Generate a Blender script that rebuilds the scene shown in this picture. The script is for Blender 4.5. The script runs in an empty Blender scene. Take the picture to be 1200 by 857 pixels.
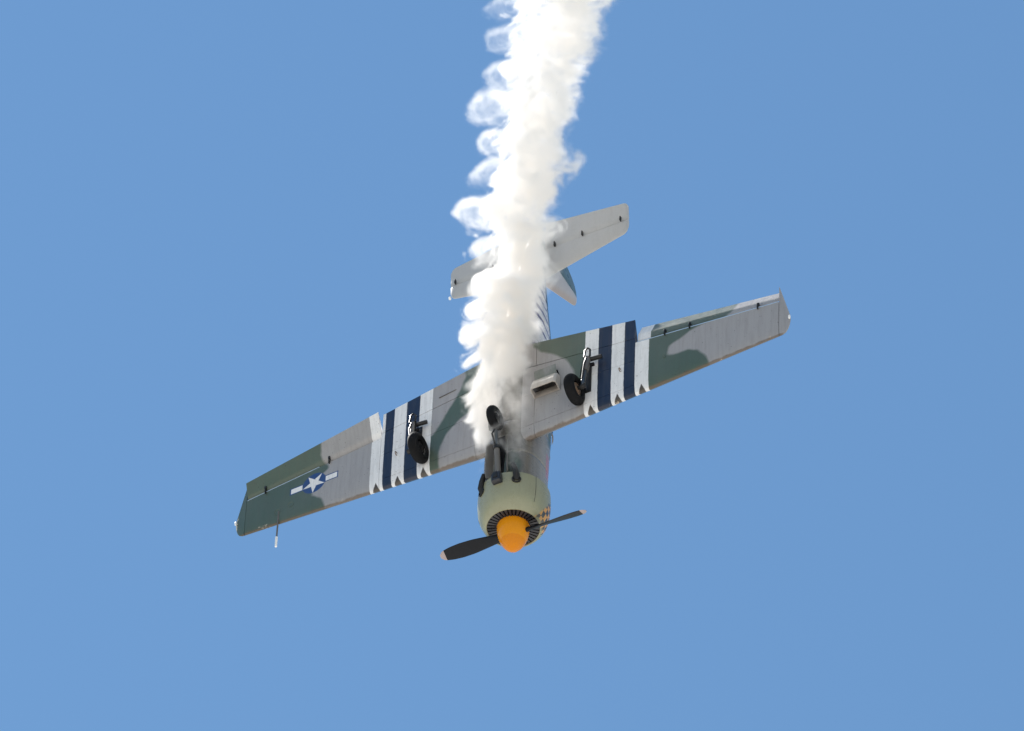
import bpy, bmesh, math, random
import numpy as np
from mathutils import Matrix, Vector

scene = bpy.context.scene
COL = scene.collection
R = math.radians
random.seed(7)
rng = np.random.default_rng(11)

# ------------------------------------------------------------------ camera
ELEV = R(50.0)
SE, CE = math.sin(ELEV), math.cos(ELEV)
CAM_POS = Vector((0, 0, 1.7))
RIGHT, DOWN, DEPTH = Vector((1, 0, 0)), Vector((0, SE, -CE)), Vector((0, CE, SE))
cam_data = bpy.data.cameras.new('camera')
cam = bpy.data.objects.new('camera', cam_data)
COL.objects.link(cam)
cam.location = CAM_POS
cam.rotation_euler = (math.pi / 2 + ELEV, 0, 0)
cam_data.sensor_width = 36.0
cam_data.lens = 36.0 * 7810.79 / 1200.0
cam_data.clip_start = 0.5
cam_data.clip_end = 60000
scene.camera = cam

# ------------------------------------------------------------------ pose of the aircraft (x aft, y starboard, z up)
B = np.array([[0.02597289, 0.8786506, 0.47675835],
              [-0.6858859, -0.33129116, 0.64792492],
              [0.72724545, -0.34383031, 0.59404947]])
T = np.array([0.0856740418, 0.649118384, 100.0])
C = np.array([RIGHT, DOWN, DEPTH]).T
M3 = C @ B
off = C @ (T - B @ np.array([3.0, 0, 0])) + np.array(CAM_POS)
POSE = Matrix([list(M3[i]) + [off[i]] for i in range(3)] + [[0, 0, 0, 1]])

# ------------------------------------------------------------------ sun, sky, exposure
s_air = np.array([0.84, -0.52, 0.115]); s_air /= np.linalg.norm(s_air)
s_w = M3 @ s_air
sun_el = math.asin(s_w[2]); sun_az = math.atan2(s_w[0], s_w[1])
sd = bpy.data.lights.new('sun', 'SUN')
sd.energy = 3.8; sd.angle = R(0.53); sd.color = (1.0, 0.965, 0.92)
sun = bpy.data.objects.new('sun', sd); COL.objects.link(sun)
sun.rotation_euler = Vector(s_w).to_track_quat('Z', 'Y').to_euler()
sun.location = (0, 0, 200)

world = bpy.data.worlds.new('World'); scene.world = world
world.use_nodes = True
wn, wl = world.node_tree.nodes, world.node_tree.links
wn.clear()
sky = wn.new('ShaderNodeTexSky'); sky.sky_type = 'NISHITA'; sky.sun_disc = False
sky.sun_elevation = sun_el; sky.sun_rotation = sun_az
sky.air_density = 2.0; sky.dust_density = 0.0; sky.ozone_density = 10.0; sky.altitude = 0
bg = wn.new('ShaderNodeBackground'); bg.inputs['Strength'].default_value = 0.05
wo = wn.new('ShaderNodeOutputWorld')
tint = wn.new('ShaderNodeMix'); tint.data_type = 'RGBA'; tint.blend_type = 'MULTIPLY'; tint.inputs['Factor'].default_value = 1
tint.inputs[7].default_value = (.955, 1.0, .965, 1)   # a touch greener than the model's zenith blue
wl.new(sky.outputs[0], tint.inputs[6]); wl.new(tint.outputs[2], bg.inputs['Color']); wl.new(bg.outputs[0], wo.inputs['Surface'])

scene.view_settings.view_transform = 'Standard'
scene.view_settings.look = 'None'
scene.view_settings.gamma = 1.0
scene.view_settings.exposure = 1.15
scene.cycles.volume_bounces = 24
scene.cycles.max_bounces = 24
scene.cycles.volume_step_rate = 1.0
scene.cycles.volume_max_steps = 1024


# ------------------------------------------------------------------ object helpers
def link(name, me, parent=None, mat=None):
    o = bpy.data.objects.new(name, me)
    COL.objects.link(o)
    if parent is not None:
        o.parent = parent
    if mat is not None and me is not None:
        me.materials.append(mat)
    return o


def mesh_obj(name, verts, faces, mat, parent=None, angle=35, attrs=None):
    me = bpy.data.meshes.new(name)
    me.from_pydata([tuple(map(float, v)) for v in verts], [], faces)
    bm = bmesh.new(); bm.from_mesh(me)
    if attrs is None:
        bmesh.ops.remove_doubles(bm, verts=bm.verts, dist=1e-5)
    bmesh.ops.recalc_face_normals(bm, faces=bm.faces)
    bm.to_mesh(me); bm.free()
    for p in me.polygons:
        p.use_smooth = True
    me.set_sharp_from_angle(angle=R(angle))
    return link(name, me, parent, mat)


class MB:
    """collects shapes for one mesh"""
    def __init__(s): s.v, s.f = [], []

    def add(s, v, f):
        k = len(s.v)
        s.v += [tuple(p) for p in v]
        s.f += [tuple(i + k for i in q) for q in f]
        return s

    def loft(s, loops, cap=True, closed=True):
        n = len(loops[0]); v = [p for L in loops for p in L]; f = []
        for a in range(len(loops) - 1):
            for i in range(n if closed else n - 1):
                j = (i + 1) % n
                f.append((a * n + i, a * n + j, (a + 1) * n + j, (a + 1) * n + i))
        if cap:
            f.append(tuple(range(n - 1, -1, -1)))
            f.append(tuple((len(loops) - 1) * n + i for i in range(n)))
        return s.add(v, f)

    def tube(s, pts, rad, n=12, cap=True):
        pts = [Vector(p) for p in pts]
        if not hasattr(rad, '__len__'): rad = [rad] * len(pts)
        loops = []
        up = None
        for i, p in enumerate(pts):
            d = (pts[min(i + 1, len(pts) - 1)] - pts[max(i - 1, 0)]).normalized()
            if up is None:
                up = Vector((0, 0, 1)) if abs(d.z) < .9 else Vector((0, 1, 0))
            a = d.cross(up).normalized(); b = a.cross(d).normalized(); up = b
            loops.append([p + rad[i] * (math.cos(t) * a + math.sin(t) * b) for t in [2 * math.pi * k / n for k in range(n)]])
        return s.loft(loops, cap)

    def lathe(s, prof, origin, axis, n=48, cap=False):
        """prof: list of (along, radius)"""
        ax = Vector(axis).normalized()
        a = ax.orthogonal().normalized(); b = ax.cross(a)
        loops = [[Vector(origin) + ax * h + max(r, 1e-4) * (math.cos(2 * math.pi * k / n) * a + math.sin(2 * math.pi * k / n) * b) for k in range(n)] for h, r in prof]
        return s.loft(loops, cap)

    def box(s, c, size, rot=None, taper=1.0):
        hx, hy, hz = [q / 2 for q in size]
        v = []
        for (x, y, z) in [(-1, -1, -1), (1, -1, -1), (1, 1, -1), (-1, 1, -1), (-1, -1, 1), (1, -1, 1), (1, 1, 1), (-1, 1, 1)]:
            k = taper if z > 0 else 1
            p = Vector((x * hx * k, y * hy * k, z * hz))
            if rot is not None: p = rot @ p
            v.append(p + Vector(c))
        return s.add(v, [(0, 3, 2, 1), (4, 5, 6, 7), (0, 1, 5, 4), (1, 2, 6, 5), (2, 3, 7, 6), (3, 0, 4, 7)])

    def build(s, name, mat, parent=None, angle=35, bevel=0):
        o = mesh_obj(name, s.v, s.f, mat, parent, angle)
        if bevel:
            bm = bmesh.new(); bm.from_mesh(o.data)
            es = [e for e in bm.edges if len(e.link_faces) == 2 and e.calc_face_angle(0) > R(40)]
            bmesh.ops.bevel(bm, geom=es, offset=bevel, segments=2, affect='EDGES', profile=.6)
            bm.to_mesh(o.data); bm.free()
            for p in o.data.polygons: p.use_smooth = True
            o.data.set_sharp_from_angle(angle=R(50))
        return o


# ------------------------------------------------------------------ node expressions
class X:
    """a scalar socket with arithmetic"""
    nt = None

    def __init__(s, sock): s.s = sock

    @staticmethod
    def op(op, *a, clamp=False):
        n = X.nt.nodes.new('ShaderNodeMath'); n.operation = op; n.use_clamp = clamp
        for i, q in enumerate(a):
            if isinstance(q, X): X.nt.links.new(q.s, n.inputs[i])
            else: n.inputs[i].default_value = float(q)
        return X(n.outputs[0])

    def __add__(a, b): return X.op('ADD', a, b)
    __radd__ = __add__
    def __sub__(a, b): return X.op('SUBTRACT', a, b)
    def __rsub__(a, b): return X.op('SUBTRACT', b, a)
    def __mul__(a, b): return X.op('MULTIPLY', a, b)
    __rmul__ = __mul__
    def __truediv__(a, b): return X.op('DIVIDE', a, b)
    def __neg__(a): return X.op('MULTIPLY', a, -1)
    def abs(a): return X.op('ABSOLUTE', a)
    def min(a, b): return X.op('MINIMUM', a, b)
    def max(a, b): return X.op('MAXIMUM', a, b)
    def sqrt(a): return X.op('SQRT', a)
    def floor(a): return X.op('FLOOR', a)
    def mod(a, b): return X.op('MODULO', a, b)
    def step(a, e, w=.004):
        """1 where a > e, soft over w"""
        return X.op('ADD', (a - e) / (2 * w), .5, clamp=True)
    def inv(a): return 1 - a
    def band(a, lo, hi, w=.004): return a.step(lo, w) * (1 - a.step(hi, w))


def new_mat(name):
    m = bpy.data.materials.new(name); m.use_nodes = True
    X.nt = m.node_tree
    return m, m.node_tree.nodes['Principled BSDF']


def coords(obj=None):
    t = X.nt.nodes.new('ShaderNodeTexCoord')
    if obj is not None: t.object = obj
    s = X.nt.nodes.new('ShaderNodeSeparateXYZ'); X.nt.links.new(t.outputs['Object'], s.inputs[0])
    return t.outputs['Object'], X(s.outputs[0]), X(s.outputs[1]), X(s.outputs[2])


def noise(vec, scale, detail=4, rough=.55, stretch=None):
    if stretch:
        m = X.nt.nodes.new('ShaderNodeMapping'); m.inputs['Scale'].default_value = stretch
        X.nt.links.new(vec, m.inputs['Vector']); vec = m.outputs[0]
    n = X.nt.nodes.new('ShaderNodeTexNoise')
    n.inputs['Scale'].default_value = scale; n.inputs['Detail'].default_value = detail; n.inputs['Roughness'].default_value = rough
    X.nt.links.new(vec, n.inputs['Vector'])
    return X(n.outputs[0])


def rgb(c):
    n = X.nt.nodes.new('ShaderNodeRGB'); n.outputs[0].default_value = (*c, 1); return n.outputs[0]


def mix(fac, a, b, blend='MIX'):
    n = X.nt.nodes.new('ShaderNodeMix'); n.data_type = 'RGBA'; n.blend_type = blend
    if isinstance(fac, X): X.nt.links.new(fac.s, n.inputs['Factor'])
    else: n.inputs['Factor'].default_value = fac
    for k, q in ((6, a), (7, b)):
        if isinstance(q, tuple): n.inputs[k].default_value = (*q, 1)
        else: X.nt.links.new(q, n.inputs[k])
    return n.outputs[2]


def grey(x):
    n = X.nt.nodes.new('ShaderNodeCombineColor')
    for i in range(3): X.nt.links.new(x.s, n.inputs[i])
    return n.outputs[0]


def bump(bsdf, h, dist=.002, strength=.5):
    n = X.nt.nodes.new('ShaderNodeBump'); n.inputs['Distance'].default_value = dist; n.inputs['Strength'].default_value = strength
    X.nt.links.new(h.s, n.inputs['Height']); X.nt.links.new(n.outputs[0], bsdf.inputs['Normal'])


def setc(bsdf, col): X.nt.links.new(col, bsdf.inputs['Base Color'])


def simple(name, col, rough=.45, metal=0.0, var=.25, scale=9, spec=.5):
    m, b = new_mat(name)
    v, x, y, z = coords()
    n = noise(v, scale, 5)
    d = (n - .5) * (2 * var) + 1
    setc(b, mix(1.0, rgb(col), grey(d), 'MULTIPLY'))
    b.inputs['Metallic'].default_value = metal
    b.inputs['Specular IOR Level'].default_value = spec
    r = (noise(v, scale * 2.3, 3) - .5) * .25 + rough
    X.nt.links.new(r.s, b.inputs['Roughness'])
    return m


# ------------------------------------------------------------------ the aircraft's root
plane = bpy.data.objects.new('airplane', None)
COL.objects.link(plane)
plane.matrix_world = POSE
plane['label'] = 'grey and green camouflaged propeller airplane with black and white wing stripes diving nose down'
plane['category'] = 'airplane'

GREY, GREEN, WHITE, NAVY = (.325, .312, .314), (.070, .102, .076), (.78, .765, .76), (.011, .018, .043)
BLUE = (.022, .060, .19)


def insignia(x, y, z):
    """star and bars under the port wing: (white mask, blue mask)"""
    cx, cy = 2.672, -3.325
    # the bars run along the span
    dx, dy = x - cx, y - cy
    r = (dx * dx + dy * dy).sqrt()
    Rr = .205
    disc = r.step(Rr, .004).inv()
    # five-pointed star: five half planes per arm pair
    ro = Rr * .99
    inner = ro * math.cos(R(72)) / math.cos(R(36))
    d = None
    lines = []
    for k in range(5):
        a = R(90 + 22 + 72 * k)  # direction of the normal of each pentagram line
        nx, ny = math.cos(a), math.sin(a)
        lines.append((dx * nx + dy * ny) - ro * math.cos(R(72)))
    # a point is in the pentagram if at most one of the five line tests is positive
    cnt = None
    for l in lines:
        s = l.step(0, .0035)
        cnt = s if cnt is None else cnt + s
    star = cnt.step(1.5, .5).inv() * disc
    bar_h = .052
    ady = dy.abs(); adx = (dx + dy * 0.0).abs()
    bars = adx.step(bar_h, .003).inv() * ady.band(Rr, .405, .003)
    edge = adx.step(bar_h + .018, .003).inv() * ady.band(.1, .424, .003)
    low = z.step(-.26, .005).inv()
    white = star.max(bars) * low
    blue = disc.max(edge) * low
    return white, blue


def camo_colour(x, y, z, v):
    """wing paint: camouflage from the stored distance, stripes across the chord, insignia, wear"""
    at = X.nt.nodes.new('ShaderNodeAttribute'); at.attribute_name = 'camo'
    dist = X(at.outputs['Fac'])
    wob = (noise(v, 6, 3) - .5) * .05
    g = (dist + wob).step(0, .022)
    col = mix(g, GREY, GREEN)
    # tone differences between patches of repainted skin
    tone = noise(v, 1.1, 2)
    col = mix((tone - .35) * .6, col, mix(.5, col, (.30, .27, .235)), 'MIX')
    # stripes
    wv = (noise(v, 9, 2) - .5) * .014
    ys = y + wv
    def in_white(edges):
        m = None
        for lo, hi in edges:
            q = ys.band(lo, hi, .003); m = q if m is None else m.max(q)
        return m
    wm = in_white([(1.325, 1.55), (1.775, 1.985), (2.165, 2.395), (-1.505, -1.285), (-1.95, -1.735), (-2.33, -2.105)])
    nm = in_white([(1.55, 1.775), (1.985, 2.165), (-1.735, -1.505), (-2.105, -1.95)])
    # a dark notch at the leading edge in each white stripe's middle
    xle = y.abs() * .067 + 1.839
    lx = x - xle
    notch = None
    for c_ in (1.437, 1.88, 2.28, -1.395, -1.843, -2.218):
        q = ((y - c_).abs() * 2.6 + lx + (noise(v, 22, 2) - .5) * .05).step(.150, .012).inv()
        notch = q if notch is None else notch.max(q)
    notch = notch * lx.step(.16, .01).inv()
    wclean = noise(v, 14, 4)
    wcol = mix((wclean - .55) * 1.4, WHITE, (.55, .50, .44))
    col = mix(nm, col, NAVY)
    col = mix(wm, col, wcol)
    col = mix(notch * wm, col, (.075, .06, .048))
    wi, bl = insignia(x, y, z)
    col = mix(bl, col, BLUE)
    col = mix(wi, col, WHITE)
    # scuffed leading edge: brown takes in the ground's reflection, patches of bare cream filler
    worn_refl = (lx + (noise(v, 7, 4, stretch=(1, 1.2, 1)) - .5) * .07).step(.034, .014).inv()
    worn_refl = worn_refl * nm.inv() * wm.inv()
    col = mix(worn_refl * .8, col, (.115, .078, .05))
    chip = noise(v, 4.0, 4, .7).step(.65, .02) * (lx).step(.065, .01).inv()
    col = mix(chip * .9, col, (.50, .42, .34))
    # oil and dirt drawn back along the chord
    st = noise(v, 3.2, 5, .6, stretch=(.55, 5, 2))
    col = mix((st - .45) * 1.3, col, mix(.55, col, (.10, .085, .07)))
    rib = noise(v, 11, 1, stretch=(.02, 1, .02))
    fine = noise(v, 60, 3)
    ribs = (y * (1 / .215) + 200).mod(1.0).band(.47, .53, .03) * noise(v, 2.5, 2).step(.45, .12)
    k = (fine - .5) * .18 + (rib - .5) * .08 + 1 - ribs * .06
    col = mix(1.0, col, grey(k), 'MULTIPLY')
    # small dark specks
    sp = noise(v, 34, 1, .2).step(.765, .01)
    col = mix(sp * .5, col, (.04, .035, .03))
    return col


def wing_material():
    m, b = new_mat('camouflage_paint')
    v, x, y, z = coords(plane)
    setc(b, camo_colour(x, y, z, v))
    r = (noise(v, 5, 3) - .5) * .2 + .36
    X.nt.links.new(r.s, b.inputs['Roughness'])
    bump(b, noise(v, 5, 3, stretch=(.6, 1.6, 1)), .012, .35)
    return m


def weathered(name, col, dirt=(.12, .10, .08), rough=.4, amt=1.0, extra=None):
    m, b = new_mat(name)
    v, x, y, z = coords(plane)
    c = rgb(col)
    if extra: c = extra(c, v, x, y, z)
    st = noise(v, 3.0, 5, .6, stretch=(.5, 4, 4))
    c = mix((st - .47) * (1.3 * amt), c, mix(.5, c, dirt))
    k = (noise(v, 40, 3) - .5) * .16 + 1
    c = mix(1.0, c, grey(k), 'MULTIPLY')
    setc(b, c)
    r = (noise(v, 6, 3) - .5) * .25 + rough
    X.nt.links.new(r.s, b.inputs['Roughness'])
    bump(b, noise(v, 6, 3), .010, .3)
    return m


M_wing = wing_material()
M_core = simple('primer_core', (.11, .105, .10), .7)
M_black = simple('black_rubber', (.007, .007, .008), .75, var=.4, scale=20, spec=.15)
M_dark = simple('dark_metal', (.035, .034, .034), .45, .6, .3)
M_steel = simple('bare_steel', (.15, .148, .145), .42, .9, .2)
M_greyp = weathered('grey_strut_paint', (.125, .115, .105), amt=1.6)
M_brown = simple('brake_drum', (.20, .13, .085), .5, .4, .35)
M_soot = simple('sooty_steel', (.02, .018, .017), .6, .3, .4)
M_tail = weathered('tail_paint', (.41, .405, .40), (.28, .25, .23), amt=1.0)
M_louvre = simple('louvre_paint', (.022, .022, .027), .30, .0, .3)
M_tip = simple('blade_tip_paint', (.36, .29, .28), .5)
M_blade = simple('blade_paint', (.006, .007, .010), .45, 0, .3, spec=.25)
M_cream = weathered('cooler_paint', (.52, .47, .42), (.25, .18, .12), amt=1.6)
M_glassred = simple('red_lens', (.75, .30, .18), .15)
M_gleam = simple('sky_gleam_paint', (.36, .46, .58), .3)  # sky light of the aileron slot, put into the colour
M_white = simple('white_paint', (.80, .79, .78), .35, var=.08)


def spinner_extra(c, v, x, y, z): return mix(x.step(.165, .006).inv() * .6, c, (.56, .165, .001))  # deeper orange tip: the ground's reflection put into the colour
M_spin = weathered('orange_paint', (.68, .255, .008), (.5, .17, .01), .22, .8, spinner_extra)


def cowl_extra(c, v, x, y, z):
    # yellow and black checks on the starboard flank, ragged towards the belly
    an = X.op('ARCTAN2', z, y)
    ck = ((an * (1 / .155)).floor() + (x * (1 / .085)).floor()).abs().mod(2)
    rag = (noise(v, 9, 3) - .5) * .35
    reg = (an + rag * .8 - (x - .55) * 1.0).band(-.05, .9, .03) * (x + rag * .3).band(.46, .84, .01)
    reg = reg * y.step(0.0, .01)
    c = mix(reg * .9, c, mix(ck, (.03, .03, .05), (.62, .30, .07)))
    c = mix((an - .42).step(0, .03) * y.step(0, .01) * x.step(.78, .03), c, (.05, .085, .11))
    brow = (noise(v, 2.2, 3) - .4) * .8
    return mix(brow, c, (.20, .175, .11))
M_cowl = weathered('sage_paint', (.275, .275, .18), (.15, .13, .07), .30, .9, cowl_extra)


def fus_extra(c, v, x, y, z):
    gcam = (noise(v, 1.3, 2)).step(.54, .03)
    c = mix(gcam, c, GREEN)
    # pale panel with slanted navy bars behind the wing, starboard and port
    reg = x.band(3.9, 6.15, .01) * (z - (x - 4.0) * .06).band(-.30, .33, .01)
    s = (x * 1.0 + z * .9 + (noise(v, 4, 2) - .5) * .16)
    bars = (s * (1 / .30)).mod(1.0).band(.14, .44, .05) * noise(v, 5, 3).step(.43, .05)
    c = mix(reg, c, mix(bars, (.62, .60, .60), (.09, .09, .18)))
    rim = z.band(.30, .44, .01) * x.band(1.2, 6.6, .02)
    c = mix(rim, c, (.03, .07, .11))
    red = z.band(.13, .28, .01) * x.band(1.45, 1.95, .01)
    c = mix(red * .8, c, (.36, .15, .17))
    # exhaust stain along the belly
    so = noise(v, 3, 5, .65, stretch=(.35, 5, 5))
    so = so * (z + .12).step(0, .12).inv() * x.step(1.0, .1)
    return mix(so * 1.0, c, (.045, .04, .035))
M_fus = weathered('fuselage_paint', (.25, .235, .21), (.12, .10, .08), .28, 1.4, fus_extra)


def fin_extra(c, v, x, y, z):
    q = (x - 6.35 - (z - .55) * .47)
    return mix(q.step(.10, .05).inv() * .5, c, (.42, .30, .22))
M_fin = weathered('fin_paint', (.47, .45, .45), (.30, .26, .24), .38, 1.0, fin_extra)
M_rud = weathered('rudder_sky_refl', (.10, .15, .16), (.08, .1, .09), .3)  # dark teal: sky reflected on the rudder, put into its colour

M_spin.node_tree.nodes['Principled BSDF'].inputs['Specular IOR Level'].default_value = .22

# ------------------------------------------------------------------ wings
CY_X = np.array([0, .004, .0125, .025, .05, .075, .1, .15, .2, .3, .4, .5, .6, .7, .8, .9, .95, 1.0])
CY_U = np.array([.035, .0455, .0545, .065, .079, .0885, .096, .1068, .1136, .117, .114, .1052, .0915, .0735, .0522, .028, .0149, .003])
CY_L = np.array([.035, .0265, .0193, .0147, .0093, .0063, .0042, .0015, .0003, 0, 0, 0, 0, 0, 0, 0, 0, 0])


def chord(ay): return 1.839 + .067 * ay, 3.947 - .165 * ay


def surf(ay, f):
    """(x, z lower, z upper) of the wing at span ay and chord fraction f"""
    xl, xt = chord(ay); c = xt - xl
    k = np.interp(ay, [0, 4.65], [1.22, .80])
    z0 = -.411 + .023 * ay + .018 + .02 * f
    lo = np.interp(f, CY_X, CY_L); up = np.interp(f, CY_X, CY_U)
    return xl + c * f, z0 + c * lo * k, z0 + c * up * k


# camouflage outlines on the wing's underside: (x, y) polygons that are green
PG = [
    # starboard inner: green along the trailing edge down to the stripes
    [(4.3, .30), (3.78, .45), (3.62, .58), (3.47, .80), (3.27, 1.00), (3.02, 1.12), (2.66, 1.20), (2.3, 1.42), (2.3, 1.6), (4.3, 1.6)],
    # starboard outer
    [(4.2, 2.1), (4.2, 3.90), (3.05, 3.76), (2.99, 3.62), (2.975, 3.26), (2.92, 3.08), (2.74, 2.72), (2.56, 2.70), (2.52, 2.85), (2.53, 3.05), (2.43, 3.22), (2.22, 3.36), (1.6, 3.45), (1.6, 2.1)],
    # port inner diagonal band
    [(4.3, -.75), (3.98, -.74), (3.70, -.72), (3.45, -.80), (3.05, -1.03), (2.72, -1.22), (2.5, -1.5), (1.5, -1.5), (1.5, -1.10), (2.02, -1.13), (2.32, -1.12), (2.58, -1.02), (2.80, -.80), (2.98, -.42), (3.1, -.1), (3.5, .2), (4.3, .2)],
    # port outer
    [(4.0, -3.16), (3.42, -3.18), (3.20, -3.22), (3.02, -3.14), (2.90, -3.06), (2.70, -3.30), (2.42, -3.36), (2.28, -3.18), (2.10, -3.12), (1.6, -3.05), (1.6, -5), (4.0, -5)],
]


def camo_dist(P):
    P = np.asarray(P, float)
    best = np.full(len(P), -9.0)
    for poly in PG:
        A = np.array(poly); Bq = np.roll(A, -1, 0)
        inside = np.zeros(len(P), bool); dmin = np.full(len(P), 9.0)
        for (ax, ay), (bx, by) in zip(A, Bq):
            d = np.array([bx - ax, by - ay]); q = P - [ax, ay]
            t = np.clip((q @ d) / (d @ d), 0, 1)
            dmin = np.minimum(dmin, np.linalg.norm(q - t[:, None] * d, axis=1))
            with np.errstate(divide='ignore', invalid='ignore'):
                cr = ((ay > P[:, 1]) != (by > P[:, 1])) & (P[:, 0] < (bx - ax) * (P[:, 1] - ay) / (by - ay) + ax)
            inside ^= cr
        best = np.maximum(best, np.where(inside, dmin, -dmin))
    return best


def add_camo(o, xy=None):
    me = o.data
    n = len(me.vertices); co = np.empty(n * 3); me.vertices.foreach_get('co', co); co = co.reshape(-1, 3)
    a = me.attributes.new('camo', 'FLOAT', 'POINT')
    a.data.foreach_set('value', camo_dist(co[:, :2]).astype(np.float32))


def fr(fa, fb):
    """chord fractions from fa to fb"""
    fs = [fa] + [f for f in CY_X if fa + .004 < f < fb - .004] + [fb]
    out = [fs[0]]
    for a, b in zip(fs, fs[1:]):
        k = max(1, int((b - a) / .035))
        out += [a + (b - a) * (i + 1) / k for i in range(k)]
    return out


def section(side, ay, fa, fb, squash=0.0, round_nose=False):
    fs = fr(fa, fb)
    lo, up = [], []
    for f in fs:
        x, zl, zu = surf(ay, f)
        m = .5 * (zl + zu); h = .5 * (zu - zl)
        hs = max(h - squash, .002)
        if round_nose:
            q = min((f - fa) / .05, 1.0); hs *= math.sqrt(max(1 - (1 - q) ** 2, .02))
        lo.append((x, side * ay, m - hs)); up.append((x, side * ay, m + hs))
    if fa <= 1e-6:
        return lo + up[::-1][:-1] if squash == 0 else lo + up[::-1]
    return lo + up[::-1]


def wing_piece(name, parent, side, y0, y1, fa, fb, mat, squash=0.0, round_nose=False, camo=True, step=.05):
    ny = max(2, int(round((y1 - y0) / step)) + 1)
    ys = [y0 + (y1 - y0) * i / (ny - 1) for i in range(ny)]
    mb = MB().loft([section(side, a, fa, fb, squash, round_nose) for a in ys])
    o = mb.build(name, mat, parent, 38)
    if camo: add_camo(o)
    return o


def rotate_about(o, p0, p1, ang):
    p0, p1 = Vector(p0), Vector(p1)
    ax = (p1 - p0).normalized()
    o.data.transform(Matrix.Translation(p0) @ Matrix.Rotation(ang, 4, ax) @ Matrix.Translation(-p0))


AIL0, AIL1, HF = 2.165, 4.53, .70
G = .004
for side in (1, -1):
    wing = wing_piece('wing', plane, side, .30, 4.535, .012, .66, M_core, squash=.011, camo=False, step=.4)
    wing['label'] = 'starboard wing with raised aileron' if side > 0 else 'port wing with star insignia and lowered aileron'
    HI = .755
    # skin panels with recessed joints: two inner bays split three times along the chord, one plain outer panel
    for (a, b, fl) in ((.28, .50, [0, .115, .44, HI - .012]), (.50, AIL0, [0, .115, .44, HI - .012]), (AIL0, AIL1, [0, HF - .014])):
        for fa, fb in zip(fl, fl[1:]):
            g0 = 0 if fa == 0 else .0018
            g1 = .0018
            wing_piece('skin_panel', wing, side, a + G * .75, b - G * .75, fa + g0, fb - g1, M_wing)
    # root and flaps behind the rear joint
    wing_piece('root_fillet', wing, side, .20, .50, HI - .008, 1.0, M_wing)
    wing_piece('flap', wing, side, .508, AIL0 - .012, HI - .007, 1.0, M_wing)
    # added pale strip, coloured for the sky light in the aileron slot
    gleam = []
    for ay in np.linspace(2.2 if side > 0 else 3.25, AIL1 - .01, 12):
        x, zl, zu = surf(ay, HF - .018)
        gleam.append([(x, side * ay, zl - .004), (x + .011, side * ay, zl - .004), (x + .011, side * ay, zl + .006), (x, side * ay, zl + .006)])
    MB().loft(gleam).build('slot_gleam', M_gleam, wing)
    # aileron with a rounded nose, set off from the wing by an open slot
    o = wing_piece('aileron', wing, side, AIL0 + .012, AIL1 - .012, HF + (.034 if side > 0 else .016), 1.0, M_wing, round_nose=True)
    h0 = surf(AIL0, HF + .03); h1 = surf(AIL1, HF + .03)
    p0 = (h0[0], side * AIL0, .15 * h0[1] + .85 * h0[2]); p1 = (h1[0], side * AIL1, .15 * h1[1] + .85 * h1[2])
    rotate_about(o, p0, p1, -R(24 if side > 0 else 18))
    # hinge arms
    for hy in ((2.66, 3.07, 4.19) if side > 0 else (3.07, 4.19)):
        x, zl, zu = surf(hy, HF)
        mb = MB()
        mb.box((x + .0, side * hy, zl - .012), (.11, .014, .05))
        mb.box((x + .06, side * hy, zl - (.02 if side < 0 else -.008)), (.05, .03, .03))
        mb.build('hinge_arm', M_dark, wing, bevel=.003)
    # tip: outer edge raked, nose rounded
    loops = []
    for ay, xa, xb, k in ((AIL1 + .004, None, 3.205, .96), (4.56, None, 3.10, .86), (4.59, 2.155, 2.98, .74), (4.63, 2.18, 2.815, .56), (4.665, 2.235, 2.67, .40), (4.69, 2.31, 2.57, .24), (4.705, 2.39, 2.51, .10)):
        L = section(side, ay, 0, 1)
        x0, xt = chord(ay)
        xa = x0 if xa is None else xa; xb = xt if xb is None else xb
        zs = [p[2] for p in L]; zm = -.411 + .023 * ay + .055
        loops.append([(xa + (p[0] - x0) / (xt - x0) * (xb - xa), p[1], zm + (p[2] - zm) * k) for p in L])
    tip = MB().loft(loops).build('wing_tip', M_wing, wing, 50); add_camo(tip)
    # tip light
    mb = MB().lathe([(-.04, .001), (-.035, .012), (-.015, .019), (.015, .019), (.035, .012), (.04, .001)], (2.46, side * 4.70, -.275), (1, .0, 0), 14)
    nl = mb.build('navigation_light', M_white, wing)
    # access covers under the wing: thin rims and lids
    for (cx, cy, r_) in ([(2.40, 3.72, .055), (2.34, 3.95, .06)] if side < 0 else [(2.55, 2.65, .03)]):
        zl = surf(cy, .2)[1]
        ac_ = MB().lathe([(0, r_), (-.005, r_), (-.005, r_ * .9), (-.001, r_ * .84), (-.001, .001)], (cx, side * cy, zl + .001), (0, 0, 1), 20).build('access_cover', M_wing, wing)
        add_camo(ac_)
    # tie-down ring under the wing
    ty = 1.87 if side < 0 else 1.93
    x, zl, zu = surf(ty, .37)
    MB().tube([(x + .03 * math.cos(t), side * ty, zl - .02 + .03 * math.sin(t)) for t in np.linspace(0, 2 * math.pi, 13)], .007, 8).build('tie_down_ring', M_brown, wing)
    if side < 0:
        zt = surf(3.9, .02)[1] + .02
        MB().tube([(2.35, -3.93, zt - .03), (2.10, -3.93, zt - .03), (1.72, -3.935, zt - .03)], .013, 10).build('pitot_tube', M_greyp, wing)
        MB().tube([(1.80, -3.935, zt - .03), (1.60, -3.935, zt - .03)], [.02, .018], 10).build('pitot_head', M_white, wing)
    # trim tab bracket on the port wing's inner rear panel
    if side < 0:
        x, zl, zu = surf(1.0, .84)
        MB().box((x, -1.02, zl - .004), (.016, .30, .012), Matrix.Rotation(R(-8), 3, 'Z')).build('flap_link', M_greyp, wing, bevel=.003)

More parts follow.
